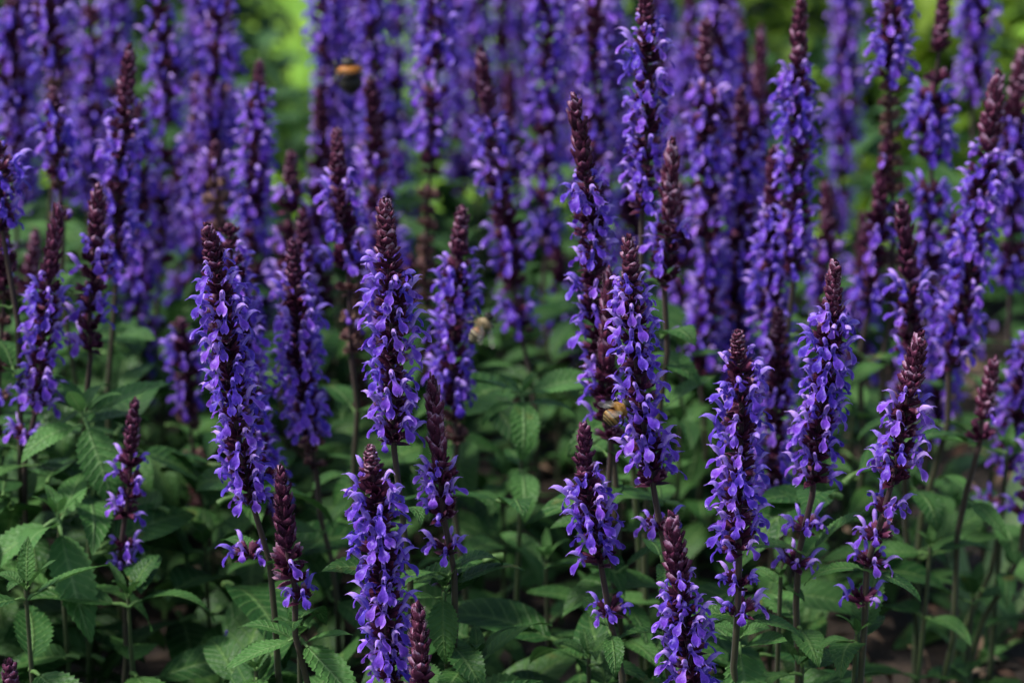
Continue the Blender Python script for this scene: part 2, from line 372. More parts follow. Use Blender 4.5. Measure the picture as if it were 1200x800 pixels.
# ------------------------------------------------------------------ leaves
def leaf_mb(seed, L=30.0, W=13.0, stalk=6.0, droop=0.5, nu=30, nv=8, teeth=True):
    rng = random.Random(seed); b = MB(); rows = []; uvs = []
    tw = rng.uniform(-.35, .35); side = rng.uniform(-.12, .12); fold = rng.uniform(.12, .34)
    ph = rng.uniform(0, 6.28)
    a = rng.uniform(0.0, 0.25); x = z = 0.0; pts = []
    for i in range(nu+1):
        pts.append((x, z, a)); a -= droop*(0.4+1.2*i/nu)/nu*1.3
        x += math.cos(a)*L/nu; z += math.sin(a)*L/nu
    for i, (x, z, a) in enumerate(pts):
        f = i/nu
        hw = W/2*(math.sin(math.pi*min(1, f**0.72))**0.85 if 0 < f < 1 else 0.03)*(1.0 if f < .97 else .6)
        if teeth and 0.05 < f < 0.97: hw *= 1 + 0.08*(1 if i % 2 else -1)
        row, uvr = [], []
        for j in range(nv+1):
            s = -1+2*j/nv
            y = s*hw*math.cos(fold*abs(s)); up = abs(s)*hw*math.sin(fold)*0.9 + 0.5*math.sin(f*9+ph+s*2)*abs(s)*f*(W/14)
            up += 0.25*W/13*math.sin((f - abs(s)*0.16)*62.8)*(1-abs(s))*min(1, abs(s)*3)
            yy = y*math.cos(tw*f) - up*math.sin(tw*f); uu = y*math.sin(tw*f) + up*math.cos(tw*f)
            row.append(Vector((x - uu*math.sin(a), yy + side*L*f*f, z + uu*math.cos(a)))*MM + Vector((stalk*MM, 0, 0)))
            uvr.append((f, s))
        rows.append(row); uvs.append(uvr)
    b.grid(rows, lambda i, j: 0.0, uvs=uvs)
    if stalk: b.tube([(0, 0, -0.8*MM), (stalk*.5*MM, 0, 0), (stalk*1.1*MM, 0, 0.0)], [0.9*MM, 0.7*MM, 0.5*MM], 5, 0.15)
    return b
LEAFMB = [leaf_mb(i, 30, random.Random(i).uniform(11, 15), 5, random.Random(i+50).uniform(.2, 1.2)) for i in range(9)]
LEAVES = [x.mesh('leaf', M_LEAF) for x in LEAFMB]
PALE_LIT = [x.mesh('leaf', M_PALE_LIT) for x in LEAFMB]
def put_leaf(root, p, az, pitch, s, rng, meshes=LEAVES):
    Mx = Matrix.Translation(p) @ Matrix.Rotation(az, 4, 'Z') @ Matrix.Rotation(-pitch, 4, 'Y') @ Matrix.Rotation(rng.uniform(-.3, .3), 4, 'X') @ Matrix.Scale(s, 4)
    return link('leaf', rng.choice(meshes), root, Mx)

# ------------------------------------------------------------------ the flower spikes
GROUP = 'salvia spikes growing in the flower bed'
def bez(p0, p1, p2, t): return p0*(1-t)**2 + p1*2*t*(1-t) + p2*t*t
NSP = 0
def spike(tx, ty, bx, by, Y, label, bud=70, dens=0.9, spent=None, gap=1.0, width=1.0, half=None, loose=0, lean=0.0, leaves=3, bare=0.022, bow=0.0, group=GROUP, tail=None):
    """tip at (tx, ty), last whorl at (bx, by) at distance Y; bud = length of the bud cone in picture pixels"""
    global NSP; NSP += 1
    rng = random.Random(NSP*31+5)
    if Y > 1.0: bx, by = tx+(bx-tx)*1.18, ty+(by-ty)*1.18
    tip = at(tx, ty, Y); end = at(bx, by, Y+lean)
    gap *= rng.uniform(.96, 1.16); L = (tip-end).length; px = pix(Y, ty)
    d = (end-tip).normalized()
    # foot: the stem curves towards the vertical on its way to the soil
    h = max(end.z-0.02, 0.03)
    foot = Vector((end.x + d.x/abs(d.z)*h*1.0 + rng.uniform(-.012, .012), end.y + d.y/abs(d.z)*h*0.6 + rng.uniform(-.01, .01), 0.02))
    root = thing('salvia_spike', label, 'salvia spike', foot, group)
    side = d.cross(Vector((0, 1, 0))).normalized()
    wob = rng.uniform(-1, 1)*0.018*L + bow*L; wob2 = rng.uniform(-1, 1)*0.010*L
    def ax(f):                                   # f 0 tip .. 1 end of the flowers
        return tip.lerp(end, f) + side*(wob*math.sin(math.pi*f) + wob2*math.sin(math.pi*2*f))
    mid = end + d*h*0.5
    pts = [ax(i/10) for i in range(11)] + [bez(end, mid, foot - Vector((0, 0, 0.03)), (i+1)/8) for i in range(8)]
    for i in range(11, len(pts)-1): pts[i] = pts[i] + Vector((math.sin(i*1.1+NSP)*.0028, math.cos(i*1.7+NSP)*.002, 0))
    b = MB(); n = len(pts)
    rad = [(0.6 + 0.55*min(1, i/10) + 0.45*max(0, (i-10)/8))*MM*max(0.9, width) for i in range(n)]
    tn = [1.0 - 0.35*min(1, i/10) if i <= 10 else max(0.0, 0.6-0.09*(i-10)) for i in range(n)]
    b.tube([p-foot for p in pts], rad, 6, tn)
    link('stem', b.mesh('stem', M_STEM), root)
    near = Y < 1.03
    bl = bud*px; fb = min(0.9, bl/L)
    z = (ax(0)-ax(fb)).normalized(); z = (z + Vector((rng.uniform(-.07, .07), rng.uniform(-.05, .05), 0))).normalized()
    sxy = (bl/(20*MM))
    wid = min(1.12, max(0.72, 0.55+0.5*sxy))*width*rng.uniform(.95, 1.08)
    Mb = frame(z, ax(fb)-foot, rng.uniform(0, 6.28)) @ Matrix.Diagonal((wid, wid, sxy*1.03, 1))
    link('bud_tip', rng.choice(BUDS), root, Mb)
    f = fb + 0.002; k = 0; spin = rng.uniform(0, 6.28)
    while f < 1.0:
        g = (f-fb)/max(1e-6, 1-fb)
        p = ax(f); zz = (ax(f-0.03)-ax(min(1, f+0.03))).normalized()
        sc = width*1.06*min(1.0, 0.72 + 2.2*g)*rng.uniform(.94, 1.06)
        is_spent = spent and spent[0] <= g <= spent[1]
        pr = dens
        if g < 0.06: pr = dens*0.45
        elif g < 0.14: pr = dens*0.8
        if loose and g > 1-loose: pr = dens*0.55
        Mx = frame(zz, p-foot, spin + k*math.pi/4 + rng.uniform(-.2, .2), sc)
        if is_spent:
            Mx = Mx @ Matrix.Scale(rng.uniform(.62, .92), 4)
            if rng.random() < .15: f += 5*MM/L; continue
            o = link('flower_whorl', rng.choice(WH['spent']).me, root, Mx)
            if near:
                for s in WH['spent'][0].slots:
                    if rng.random() < 0.06: link('flower', rng.choice(FLOWERS), o, s)
        elif not near:
            Mx = Mx @ Matrix.Translation((rng.uniform(-1, 1)*MM, rng.uniform(-1, 1)*MM, 0)) @ Matrix.Scale(rng.uniform(.9, 1.26)*(1 if g < .75 else 1.25-g*.35), 4)
            if rng.random() < 0.06: pass
            elif rng.random() < pr*.98: link('flower_whorl', rng.choice(FARW), root, Mx)
            else: link('flower_whorl', rng.choice(WH['open']).me, root, Mx)
        else:
            x = rng.choice(WH['bud'] if g < 0.06 else WH['open'])
            o = link('flower_whorl', x.me, root, Mx)
            for s in x.slots:
                if rng.random() < pr:
                    if half:                                     # flowers only on some sides (0 = right in the picture)
                        av = (Mx @ s) @ Vector((1, 0, 0, 0)); 
                        if Vector((av[0], av[1])).normalized().dot(Vector((math.cos(half), math.sin(half)))) < -0.2: continue
                    fm = rng.choice(FLOWERS[:7]) if rng.random() < (0.93 if g > .15 else .55) else rng.choice(FLOWERS[7:])
                    link('flower', fm, o, s @ Matrix.Scale(rng.uniform(.9, 1.12), 4) @ Matrix.Rotation(rng.uniform(-.12, .12), 4, 'Z'))
        sp_ = (4.7 + 0.9*min(1, g*1.6))*MM*gap*width*(1.3 if is_spent else 1)
        if loose and g > 1-loose: sp_ *= 1.9
        f += sp_/L*rng.uniform(.85, 1.15); k += 1
    # a last separate whorl lower on the stem
    if tail:
        for (qx, qy) in tail:
            p = at(qx, qy, Y+lean); x = rng.choice(WH['open'])
            o = link('flower_whorl', x.me, root, frame((tip-end).normalized(), p-foot, rng.uniform(0, 6.28), width*0.95))
            for s in x.slots:
                if rng.random() < 0.85: link('flower', rng.choice(FLOWERS), o, s)
    az = rng.uniform(0, math.pi)
    zl = end.z - bare
    for k in range(leaves):
        zt = zl - k*0.030
        if zt < 0.03: break
        t = 0.0
        for i in range(60):
            q = bez(end, mid, foot, i/59)
            if q.z <= zt: break
        for sgn in (0, math.pi):
            put_leaf(root, q-foot, az + k*math.pi/2 + sgn + rng.uniform(-.25, .25), rng.uniform(-.1, .6), rng.uniform(.6, .85)*(1+0.22*k), rng)
    return root

SPIKES = [
 # ---- sharp front row
 dict(a=(447,235,462,528,.80), bud=68, dens=.92, spent=(.95,1), label='tall sharp spike left of centre, with a few loose first flowers below its maroon tip'),
 dict(a=(243,264,296,590,.80), bud=52, dens=.97, leaves=1, tail=[(292,650)], label='broad densely flowered spike at the left with a leaning dark tip and thick stem'),
 dict(a=(735,278,768,585,.80), bud=62, dens=.93, loose=.12, tail=[(773,618)], label='long leaning spike in the centre right that the honey bee clings to'),
 dict(a=(862,388,866,655,.775), bud=34, dens=1.0, width=1.04, tail=[(866,685),(867,718)], label='full spike with a blunt short tip, flowers almost to its top, right of centre'),
 dict(a=(979,308,952,580,.815), bud=62, dens=.92, loose=.12, tail=[(943,620),(932,662)], label='upright spike with neat pointed tip right of the blunt-tipped spike'),
 dict(a=(1080,392,1036,600,.80), bud=76, dens=.92, loose=.3, tail=[(1028,628),(1020,660),(1010,702)], label='spike leaning right with gaps between its lower whorls and a long bud tip'),
 dict(a=(682,498,706,672,.79), bud=66, dens=.88, gap=1.0, loose=.25, tail=[(714,718)], label='shorter sharp spike below the honey bee, ending in loose flowers on a bare stem'),
 dict(a=(510,444,520,605,.80), bud=112, dens=.6, gap=1.1, tail=[(523,645)], label='young spike with a very long bud cone and only a few open flowers'),
 dict(a=(432,522,463,806,.765), bud=34, dens=1.0, width=1.06, label='thick densely flowered spike at the bottom left of centre, reaching the lower edge'),
 dict(a=(791,603,812,860,.755), bud=88, dens=.97, label='front spike with a long dark tip, cut off by the bottom edge right of centre'),
 dict(a=(489,712,500,850,.745), bud=96, dens=.2, label='small closed bud spike in front of the thick spike at the bottom edge'),
 dict(a=(326,550,346,690,.785), bud=98, dens=.2, gap=1.2, tail=[(352,700)], leaves=1, bare=.012, label='slender pinkish closed bud spike beside the stem of the broad left spike'),
 dict(a=(12,774,16,860,.76), bud=70, dens=.1, label='tiny closed bud tip peeping up at the bottom left corner'),
 # ---- just behind the focus
 dict(a=(671,112,706,470,.87), bud=92, dens=.75, gap=1.06, label='tall spike with a long scaly maroon tip and sparse upper flowers, centre right'),
 dict(a=(785,168,778,330,.905), bud=92, dens=.4, gap=1.25, label='dark bud spike with two or three flowers on a bare stem beside the scaly one'),
 dict(a=(758,-20,752,262,.92), bud=52, dens=.85, spent=(.92,1), label='bright spike at the top edge right of centre, its stem bare below'),
 dict(a=(707,320,716,520,.86), bud=120, dens=.2, gap=1.1, label='long pinkish bud spike half hidden behind the bee spike'),
 dict(a=(538,243,536,520,.93), bud=58, dens=.9, spent=(.86,1), label='slightly soft spike in the middle with the second honey bee on its right side'),
 dict(a=(341,282,372,560,.91), bud=55, dens=.92, spent=(.84,1), label='soft spike right of the broad left spike, dark buds on top and faded calyces below'),
 dict(a=(268,262,318,600,.90), bud=14, dens=.9, label='flowering spike half hidden directly behind the broad left spike'),
 dict(a=(356,245,362,520,1.0), bud=52, dens=.85, label='spike with dark tip hidden behind the soft spike right of the broad left one'),
 dict(a=(391,153,412,420,.95), bud=52, dens=.55, spent=(.5,1), label='spike with thick dark tip over faded brown calyces, left of the tall sharp one'),
 dict(a=(113,218,106,420,.91), bud=74, dens=.5, gap=1.35, bare=.022, leaves=1, label='airy spike at the left with widely spaced flowers above the pale green leaf pair'),
 dict(a=(64,243,42,480,.895), bud=86, dens=.85, tail=[(28,512)], label='left spike with a dark bud top and thick stem running to the left edge'),
 dict(a=(155,470,146,610,.86), bud=62, dens=.4, gap=1.5, width=.85, tail=[(146,640),(145,664)], leaves=0, label='small shaded spike low on the left with few deep blue flowers'),
 dict(a=(211,372,232,560,1.02), bud=14, dens=.5, spent=(.5,1), label='dull shaded spike in the gap between the left spikes, half faded'),
 dict(a=(-4,165,6,290,.90), bud=18, dens=.95, spent=(.88,1), label='deep blue spike cut by the left edge below the top'),
 dict(a=(2,255,-2,470,.93), bud=40, dens=.3, spent=(.3,1), label='faded brown spike standing at the left edge under the deep blue one'),
 dict(a=(147,56,136,330,.985), bud=70, dens=.9, label='tall soft spike upper left with knobbly dark tip and long column of flowers'),
 dict(a=(62,102,74,262,1.0), bud=22, dens=.85, spent=(.62,1), label='soft spike upper left with bright crown of flowers over brown lower whorls'),
 dict(a=(938,-4,930,330,.98), bud=82, dens=.85, label='tall soft spike right of centre with long maroon tip touching the top edge'),
 dict(a=(910,175,902,560,.99), bud=72, dens=.9, label='soft spike right of centre with flowers far down behind the blunt-tipped spike'),
 dict(a=(912,362,912,610,.93), bud=42, dens=.6, label='shaded spike with reddish bud tip between the blunt and the neat pointed spikes'),
 dict(a=(1168,88,1112,440,.96), bud=88, dens=.97, width=1.08, label='large leaning spike near the right edge, thickly covered with flowers'),
 dict(a=(1061,235,1066,430,.92), bud=96, dens=.5, gap=1.1, label='dark spike with long bud top and flowers low on one side, right half'),
 dict(a=(1164,420,1148,520,.90), bud=74, dens=.05, gap=1.5, leaves=1, label='small brownish bud spike on a slanting stem near the right edge'),
 dict(a=(1037,160,1022,330,1.02), bud=92, dens=.35, label='dark narrow bud spike behind the right half, purplish with few flowers'),
 dict(a=(1212,380,1178,560,.98), bud=20, dens=.9, tail=[(1160,592)], label='purple spike cut by the right edge at mid height'),
 # ---- soft rows behind
 dict(a=(562,60,600,330,1.04), bud=72, dens=.8, tail=[(612,385)], label='blurred spike in the middle with a bare maroon tip above spreading flowers'),
 dict(a=(433,90,446,330,1.06), bud=58, dens=.85, label='blurred spike with a plum bud tip just below the bumblebee'),
 dict(a=(305,72,300,300,1.08), bud=32, dens=.95, label='blurred spike upper left with short plum tip and lavender shoulders'),
 dict(a=(252,166,266,400,1.04), bud=26, dens=.15, spent=(.05,1), label='faded brownish seed spike upper left between the purple ones'),
 dict(a=(341,178,336,360,1.06), bud=40, dens=.5, label='blurred spike with little dark tip and single pale flower, left of the thick dark tip'),
 dict(a=(378,104,380,330,1.16), bud=62, dens=.6, label='blurred plum bud spike between the bumblebee and the lavender shoulders'),
 dict(a=(826,24,822,380,1.05), bud=62, dens=.9, label='blurred spike with dark crown and one pale flower on it, upper right of centre'),
 dict(a=(872,104,862,420,1.06), bud=66, dens=.75, label='blurred slim spike left of the tall maroon-tipped one'),
 dict(a=(891,34,888,300,1.2), bud=82, dens=.5, label='blurred dark pointed bud at the top right of centre, in front of deep shade'),
 dict(a=(870,24,872,260,1.28), bud=70, dens=.8, label='blurred faint plum bud just left of the dark pointed one'),
 dict(a=(1058,-70,1046,300,1.02), bud=30, dens=.95, spent=(.34,1), label='spike at the top edge whose lower half is brown and empty, right part'),
 dict(a=(1110,-6,1088,330,1.05), bud=64, dens=.92, label='blurred full spike with dark tip touching the top edge, right part'),
 dict(a=(1198,58,1186,300,1.08), bud=60, dens=.75, label='blurred dark-tipped spike cut by the right edge, near the top'),
 dict(a=(994,-60,982,220,1.3), bud=30, dens=.95, label='blurred lavender column between the tall maroon-tipped spike and the half-empty one'),
 dict(a=(1148,-70,1140,90,1.22), bud=20, dens=.95, label='blurred short purple column at the top right, left of the yellow-green gap'),
 dict(a=(512,-60,504,360,1.10), bud=40, dens=.95, spent=(.46,1), label='blurred spike at the top edge with bright violet top and long brown lower part'),
 dict(a=(635,-60,640,240,1.17), bud=20, dens=.95, label='blurred violet column at the top edge, left of the tall scaly spike'),
 dict(a=(702,-60,704,260,1.12), bud=30, dens=.9, label='blurred violet column between the tall scaly tip and the bright top-edge spike'),
 dict(a=(596,78,600,330,1.3), bud=76, dens=.6, label='faint plum bud tip in the far middle of the bed, behind the spreading spike'),
 dict(a=(256,-40,250,230,1.16), bud=40, dens=.95, label='blurred thick purple column at the upper left before the bright green gap'),
 dict(a=(268,-10,264,200,1.26), bud=40, dens=.85, label='blurred purple column beside the bright green gap, at its left rim'),
 dict(a=(228,84,232,300,1.18), bud=70, dens=.6, label='blurred thin plum bud right of the knobbly tall spike'),
 dict(a=(184,-40,188,260,1.14), bud=40, dens=.95, label='blurred violet column directly behind the knobbly tall spike'),
 dict(a=(54,-40,60,180,1.12), bud=40, dens=.45, spent=(.4,1), label='blurred brown and violet spike at the upper left near the corner'),
 dict(a=(100,-60,104,210,1.22), bud=40, dens=.9, label='blurred violet column at the top left, right of the brown one'),
 dict(a=(12,-30,14,170,1.15), bud=40, dens=.9, label='blurred violet spike in the top left corner'),
 dict(a=(380,-40,382,170,1.24), bud=20, dens=.95, label='blurred violet column at the right rim of the bright green gap'),
 dict(a=(400,-70,402,240,1.32), bud=30, dens=.95, label='blurred pale violet column behind the bumblebee'),
 dict(a=(430,-70,436,220,1.22), bud=30, dens=.95, label='blurred violet column right of the bumblebee at the top edge'),
 dict(a=(466,-60,468,260,1.36), bud=30, dens=.95, label='blurred pale violet column left of the long brown-bottomed spike'),
 dict(a=(556,-80,560,160,1.38), bud=30, dens=.95, label='blurred pale violet column in the far middle, left of a thinner one'),
 dict(a=(590,-80,592,170,1.46), bud=30, dens=.95, label='blurred thin pale violet column in the far middle of the bed'),
 dict(a=(664,-90,668,180,1.45), bud=30, dens=.95, label='farthest pale column behind the violet one left of the tall scaly tip'),
 dict(a=(842,-60,846,260,1.24), bud=40, dens=.95, label='blurred violet column behind the spike with the dark crown'),
 dict(a=(808,-30,806,300,1.34), bud=40, dens=.85, label='dim violet column in the shade right of the bright top-edge spike'),
 dict(a=(24,60,22,300,1.30), bud=40, dens=.9, label='dim violet column low behind the brown and violet corner spike'),
 dict(a=(160,120,166,420,1.12), bud=30, dens=.9, label='soft violet spike hidden behind the long column of the knobbly spike'),
 dict(a=(300,170,306,430,1.2), bud=40, dens=.85, label='dim spike behind the lavender-shouldered spike, mid left'),
 dict(a=(455,215,452,420,1.14), bud=40, dens=.85, label='dim violet spike right behind the tall sharp spike left of centre'),
 dict(a=(970,215,962,420,1.12), bud=60, dens=.5, label='dim slim spike right of the long soft spike, under the lavender column'),
 dict(a=(1012,250,1006,420,1.16), bud=60, dens=.6, label='small dim spike low between the narrow purplish bud and its neighbours'),
 dict(a=(1120,250,1098,470,1.06), bud=30, dens=.85, label='dim spike behind the large leaning spike near the right edge'),
 dict(a=(1090,300,1062,500,1.08), bud=30, dens=.8, label='dim lavender spike behind the dark long-budded spike in the right half'),
 dict(a=(800,215,796,380,1.15), bud=40, dens=.6, label='dim sparse spike behind the thin bare-stemmed bud'),
 dict(a=(215,160,214,330,1.25), bud=40, dens=.8, label='dim violet spike in the gap right of the knobbly spike'),
 dict(a=(40,270,36,330,1.06), bud=60, dens=.3, label='dim dark bud behind the left spike with the thick dark stem'),
 dict(a=(478,300,480,470,1.12), bud=40, dens=.5, spent=(.4,1), label='dim half-faded spike just right of the tall sharp spike'),
 dict(a=(420,270,424,450,1.10), bud=30, dens=.3, spent=(.1,1), label='brown seed spike just left of the tall sharp spike'),
 dict(a=(870,250,866,420,1.12), bud=40, dens=.8, label='dim violet spike low in the gap left of the long soft flower column'),
 dict(a=(650,255,660,400,1.22), bud=70, dens=.5, label='dim bud spike low in the green gap left of the tall scaly spike'),
 dict(a=(745,110,742,330,1.18), bud=40, dens=.7, label='dim violet spike behind the bright one at the top edge'),
 dict(a=(286,330,300,520,1.08), bud=20, dens=.8, label='dim spike seen between the broad left spike and the soft one'),
 dict(a=(416,-120,418,180,1.5), bud=30, dens=.95, label='farthest violet column behind the bumblebee spike, at the top edge'),
 dict(a=(488,-120,492,180,1.5), bud=30, dens=.95, label='farthest violet column at the top edge left of the long brown-bottomed spike'),
 dict(a=(534,-110,538,190,1.42), bud=30, dens=.95, label='farthest violet column just right of the long brown-bottomed spike'),
 dict(a=(612,-110,616,190,1.5), bud=30, dens=.95, label='farthest violet column between two thin pale ones in the far middle'),
 dict(a=(684,-110,686,200,1.38), bud=30, dens=.95, label='far violet column just above the tall scaly maroon tip'),
 dict(a=(725,-110,726,200,1.4), bud=30, dens=.95, label='far violet column just left of the bright top-edge spike'),
 dict(a=(776,-90,780,220,1.45), bud=30, dens=.8, label='far dusky column just right of the bright top-edge spike'),
 dict(a=(128,-110,132,230,1.36), bud=30, dens=.95, label='far violet column left of the knobbly tall spike'),
 dict(a=(78,-110,80,220,1.40), bud=30, dens=.95, label='far violet column between the brown corner spike and the next violet one'),
 dict(a=(34,-110,36,220,1.44), bud=30, dens=.95, label='far violet column close to the top left corner'),
 dict(a=(242,-110,240,220,1.42), bud=30, dens=.95, label='far violet column at the left edge of the thick purple one'),
 dict(a=(856,-40,858,240,1.42), bud=60, dens=.8, label='far violet column left of the faint plum bud'),
 dict(a=(1246,470,1200,612,.93), bud=40, dens=.7, leaves=1, label='spike at the right edge whose bare stem slants down to the lower right'),
]
for sp in SPIKES:
    d = dict(sp); a = d.pop('a'); spike(*a, **d)

# ------------------------------------------------------------------ leafy shoots
def shoot(px, py, Y, label, pairs=3, s=0.8, az=None, gapz=0.03, top=True, young=False, front=()):  # young picks the paler leaves with light painted into their green
    """leafy stem whose top rosette shows at (px, py)"""
    rng = random.Random(int(px*7+py*13))
    tip = at(px, py, Y); foot = Vector((tip.x+rng.uniform(-.02, .02), tip.y+rng.uniform(-.01, .02), 0.02))
    if tip.z < 0.03: tip.z = 0.03
    root = thing('leafy_shoot', label, 'leafy shoot', foot, 'leafy salvia shoots between the spikes')
    mid = Vector((tip.x, tip.y, tip.z*0.5))
    pts = [bez(tip, mid, foot-Vector((0, 0, .03)), i/8)-foot for i in range(9)]
    b = MB(); b.tube(pts, [0.8*MM+i*0.1*MM for i in range(9)], 6, [0.25]*3+[0.1]*6); link('stem', b.mesh('stem', M_STEM), root)
    az = rng.uniform(0, 3.14) if az is None else az
    if top:
        for k in range(4):
            put_leaf(root, tip-foot, az+0.8+k*math.pi/2+rng.uniform(-.2, .2), rng.uniform(.7, 1.2), s*rng.uniform(.32, .5), rng, PALE_LIT if young else LEAVES)
    for (fa, fp, fs) in front:
        put_leaf(root, tip-foot, fa, fp, fs, rng, PALE_LIT if young else LEAVES)
    for k in range(pairs):
        p = bez(tip, mid, foot, min(0.95, 0.02 + k*gapz/max(0.03, tip.z)))-foot
        for sg in (0, math.pi):
            put_leaf(root, p, az+k*math.pi/2+sg+rng.uniform(-.3, .3), rng.uniform(-.05, .45)-0.1*k, s*(0.8+0.2*k)*rng.uniform(.88, 1.12), rng, PALE_LIT if young else LEAVES)
    return root
FRONT = {(866, 748): ((-1.45, -.95, 1.05),), (350, 745): ((-.9, -.35, 1.15), (-2.4, -.1, .9)), (68, 606): ((-1.2, -.8, 1.5), (-2.6, -.4, 1.2)), (98, 486): ((-1.0, -.9, 1.15), (.5, .2, 1.1), (2.4, .3, 1.0)),
         (612, 462): ((.1, .25, 1.0), (2.9, .2, .95), (-1.5, -.4, .9)), (520, 690): ((.3, .4, .95), (-1.6, -.9, .8)), (1180, 528): ((3.0, .05, 1.2),)}
for args in (
 (98, 486, .89, 'pale green leafy shoot with a drooping leaf under the airy left spike', 3, 1.25, 0.4),
 (68, 606, .86, 'leafy shoot with big folded leaves at the left edge, below the dark stem', 2, 1.25, 1.2),
 (612, 462, .93, 'fresh light green rosette on a stalk in the middle, right of the second bee', 2, .8, 0.2),
 (350, 745, .79, 'shoot with two broad lit leaves at the foot of the pinkish bud', 2, .95, 2.9),
 (520, 690, .80, 'leaf pair on the stem below the young long-coned spike', 1, .85, 0.5),
 (866, 748, .785, 'pointed pale veined leaf hanging below the blunt-tipped spike', 1, .95, -1.1),
 (915, 676, .82, 'single small leaf on the stem below the neat pointed spike', 1, .5, -.6),
 (1004, 742, .80, 'leaf pair low on the leaning spike with gaps, bottom right', 1, .75, .7),
 (800, 410, 1.0, 'grey-green leaves behind the bee spike, right of its middle', 2, .95, .1),
 (1180, 528, .95, 'light green leaf shoot touching the right edge under the brownish bud', 2, .9, .3),
 (700, 700, .90, 'dark leafy shoot under the shorter sharp spike', 3, 1.1, .3),
 (590, 560, 1.0, 'dim leafy shoot below the light green rosette', 3, 1.1, 1.0),
 (240, 640, .92, 'dark broad-leaved shoot between the shaded and the broad left spike', 3, 1.15, .6),
 (150, 700, .84, 'dark long-leaved shoot low at the left under the small shaded spike', 2, 1.3, .15),
 (640, 655, .92, 'shoot with bright curled leaf in the dark middle gap', 2, 1.0, 2.2),
 (560, 770, .80, 'broad dark leaves at the bottom edge in the middle', 2, 1.2, .9),
 (940, 780, .80, 'broad leaves at the bottom edge right of the cut-off front spike', 2, 1.1, .5),
 (1090, 640, .90, 'dark leaves right of the leaning gappy spike', 3, 1.0, .2),
 (1140, 700, .92, 'dark horizontal leaf shoot near the bottom right', 2, 1.1, .1),
 (300, 785, .80, 'leaf shoot cut by the bottom edge at the left', 2, 1.0, 1.9),
 (30, 690, .80, 'dark leaves low at the left edge above the tiny bud', 2, 1.2, .4),
 (690, 770, .82, 'leaf shoot at the bottom edge left of the cut-off front spike', 2, 1.1, 2.5),
 (1000, 470, 1.05, 'dim leafy shoot between the neat pointed and the leaning spike', 3, 1.0, .8),
 (1120, 600, 1.02, 'light leafy shoot in the right half under the large leaning spike', 3, 1.1, .4),
 (1185, 650, 1.06, 'light soft leaves at the right edge over the strap blades', 2, 1.1, 2.0),
 (1060, 540, 1.06, 'light leaves in the gap right of the neat pointed spike', 3, 1.0, 1.2),
 (1150, 775, .98, 'light low leaves in the bottom right corner', 2, 1.0, .7),
 (760, 560, 1.0, 'light leaves showing between the bee spike and the blunt-tipped one', 2, .9, .2),
 (840, 470, 1.05, 'dim leafy shoot in the gap left of the blunt-tipped spike', 3, 1.0, .8),
):
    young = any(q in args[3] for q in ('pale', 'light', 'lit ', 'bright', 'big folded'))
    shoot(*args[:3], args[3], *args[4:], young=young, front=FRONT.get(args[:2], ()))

# ------------------------------------------------------------------ understorey foliage nobody could count
rng = random.Random(5); b = MB()
lite = [leaf_mb(300+i, 30, 13, 4, .5+.15*i, nu=10, nv=4, teeth=False) for i in range(5)]
cnt = 0
while cnt < 4300:
    y = rng.uniform(.62, 1.62); x = rng.uniform(-.5, .5)
    if abs(x) > .16 + .28*y: continue
    z = 0.03 + rng.random()**1.1*(0.145 if y > .86 else 0.085)
    if x > .12 + (y-.8)*.15 and y < 1.3 and (z > .08 or rng.random() < .7): continue
    if noise.noise((x*9, y*9, 1.7)) < -0.18 and z < .2: continue
    s = rng.uniform(.8, 1.55)*(1.25 if y < .95 else 1)
    Mx = Matrix.Translation((x, y, z)) @ Matrix.Rotation(rng.uniform(0, 6.283), 4, 'Z') @ Matrix.Rotation(-rng.uniform(-.5, .6), 4, 'Y') @ Matrix.Rotation(rng.uniform(-.5, .5), 4, 'X') @ Matrix.Scale(s, 4)
    b.add(rng.choice(lite), Mx, rng.uniform(-.25, .2)); cnt += 1
o = link('foliage', b.mesh('foliage', M_LEAF), kind='stuff'); o['label'] = 'dark green salvia leaves covering the bed under the spikes'; o['category'] = 'foliage'

# dry leaves lying on the soil
b = MB()
for i in range(820):
    x = rng.uniform(-.6, .6); y = rng.uniform(.6, 1.7)
    if i > 420: x = rng.uniform(.12, .36); y = rng.uniform(.8, 1.35)  # extra litter at lower right; its bright tan also paints in lit ground
    Mx = Matrix.Translation((x, y, .045+.008*rng.random())) @ Matrix.Rotation(rng.uniform(0, 6.28), 4, 'Z') @ Matrix.Rotation(rng.uniform(-.5, .5), 4, 'X') @ Matrix.Rotation(rng.uniform(-.3, .3), 4, 'Y') @ Matrix.Diagonal((rng.uniform(.25, .7), rng.uniform(.2, .6), .6, 1))
    b.add(rng.choice(lite), Mx, rng.uniform(-.2, .75))
o = link('dry_leaf_litter', b.mesh('dry_leaf_litter', M_DRY), kind='stuff'); o['label'] = 'tan dry leaves littering the dark soil of the bed'; o['category'] = 'leaf litter'

b = MB()
for i in range(90):
    x = rng.uniform(-.4, .4); y = rng.uniform(.65, 1.4); z = .05 + .07*rng.random()
    b.add(rng.choice(FL), Matrix.Translation((x, y, z)) @ Matrix.Rotation(rng.uniform(0, 6.28), 4, 'Z') @ Matrix.Rotation(rng.uniform(-1.6, 1.6), 4, 'Y') @ Matrix.Scale(.9, 4), rng.uniform(-.2, .1))
o = link('fallen_petals', b.mesh('fallen_petals', M_PETAL), kind='stuff'); o['label'] = 'dropped violet blossoms caught among the leaves'; o['category'] = 'petals'

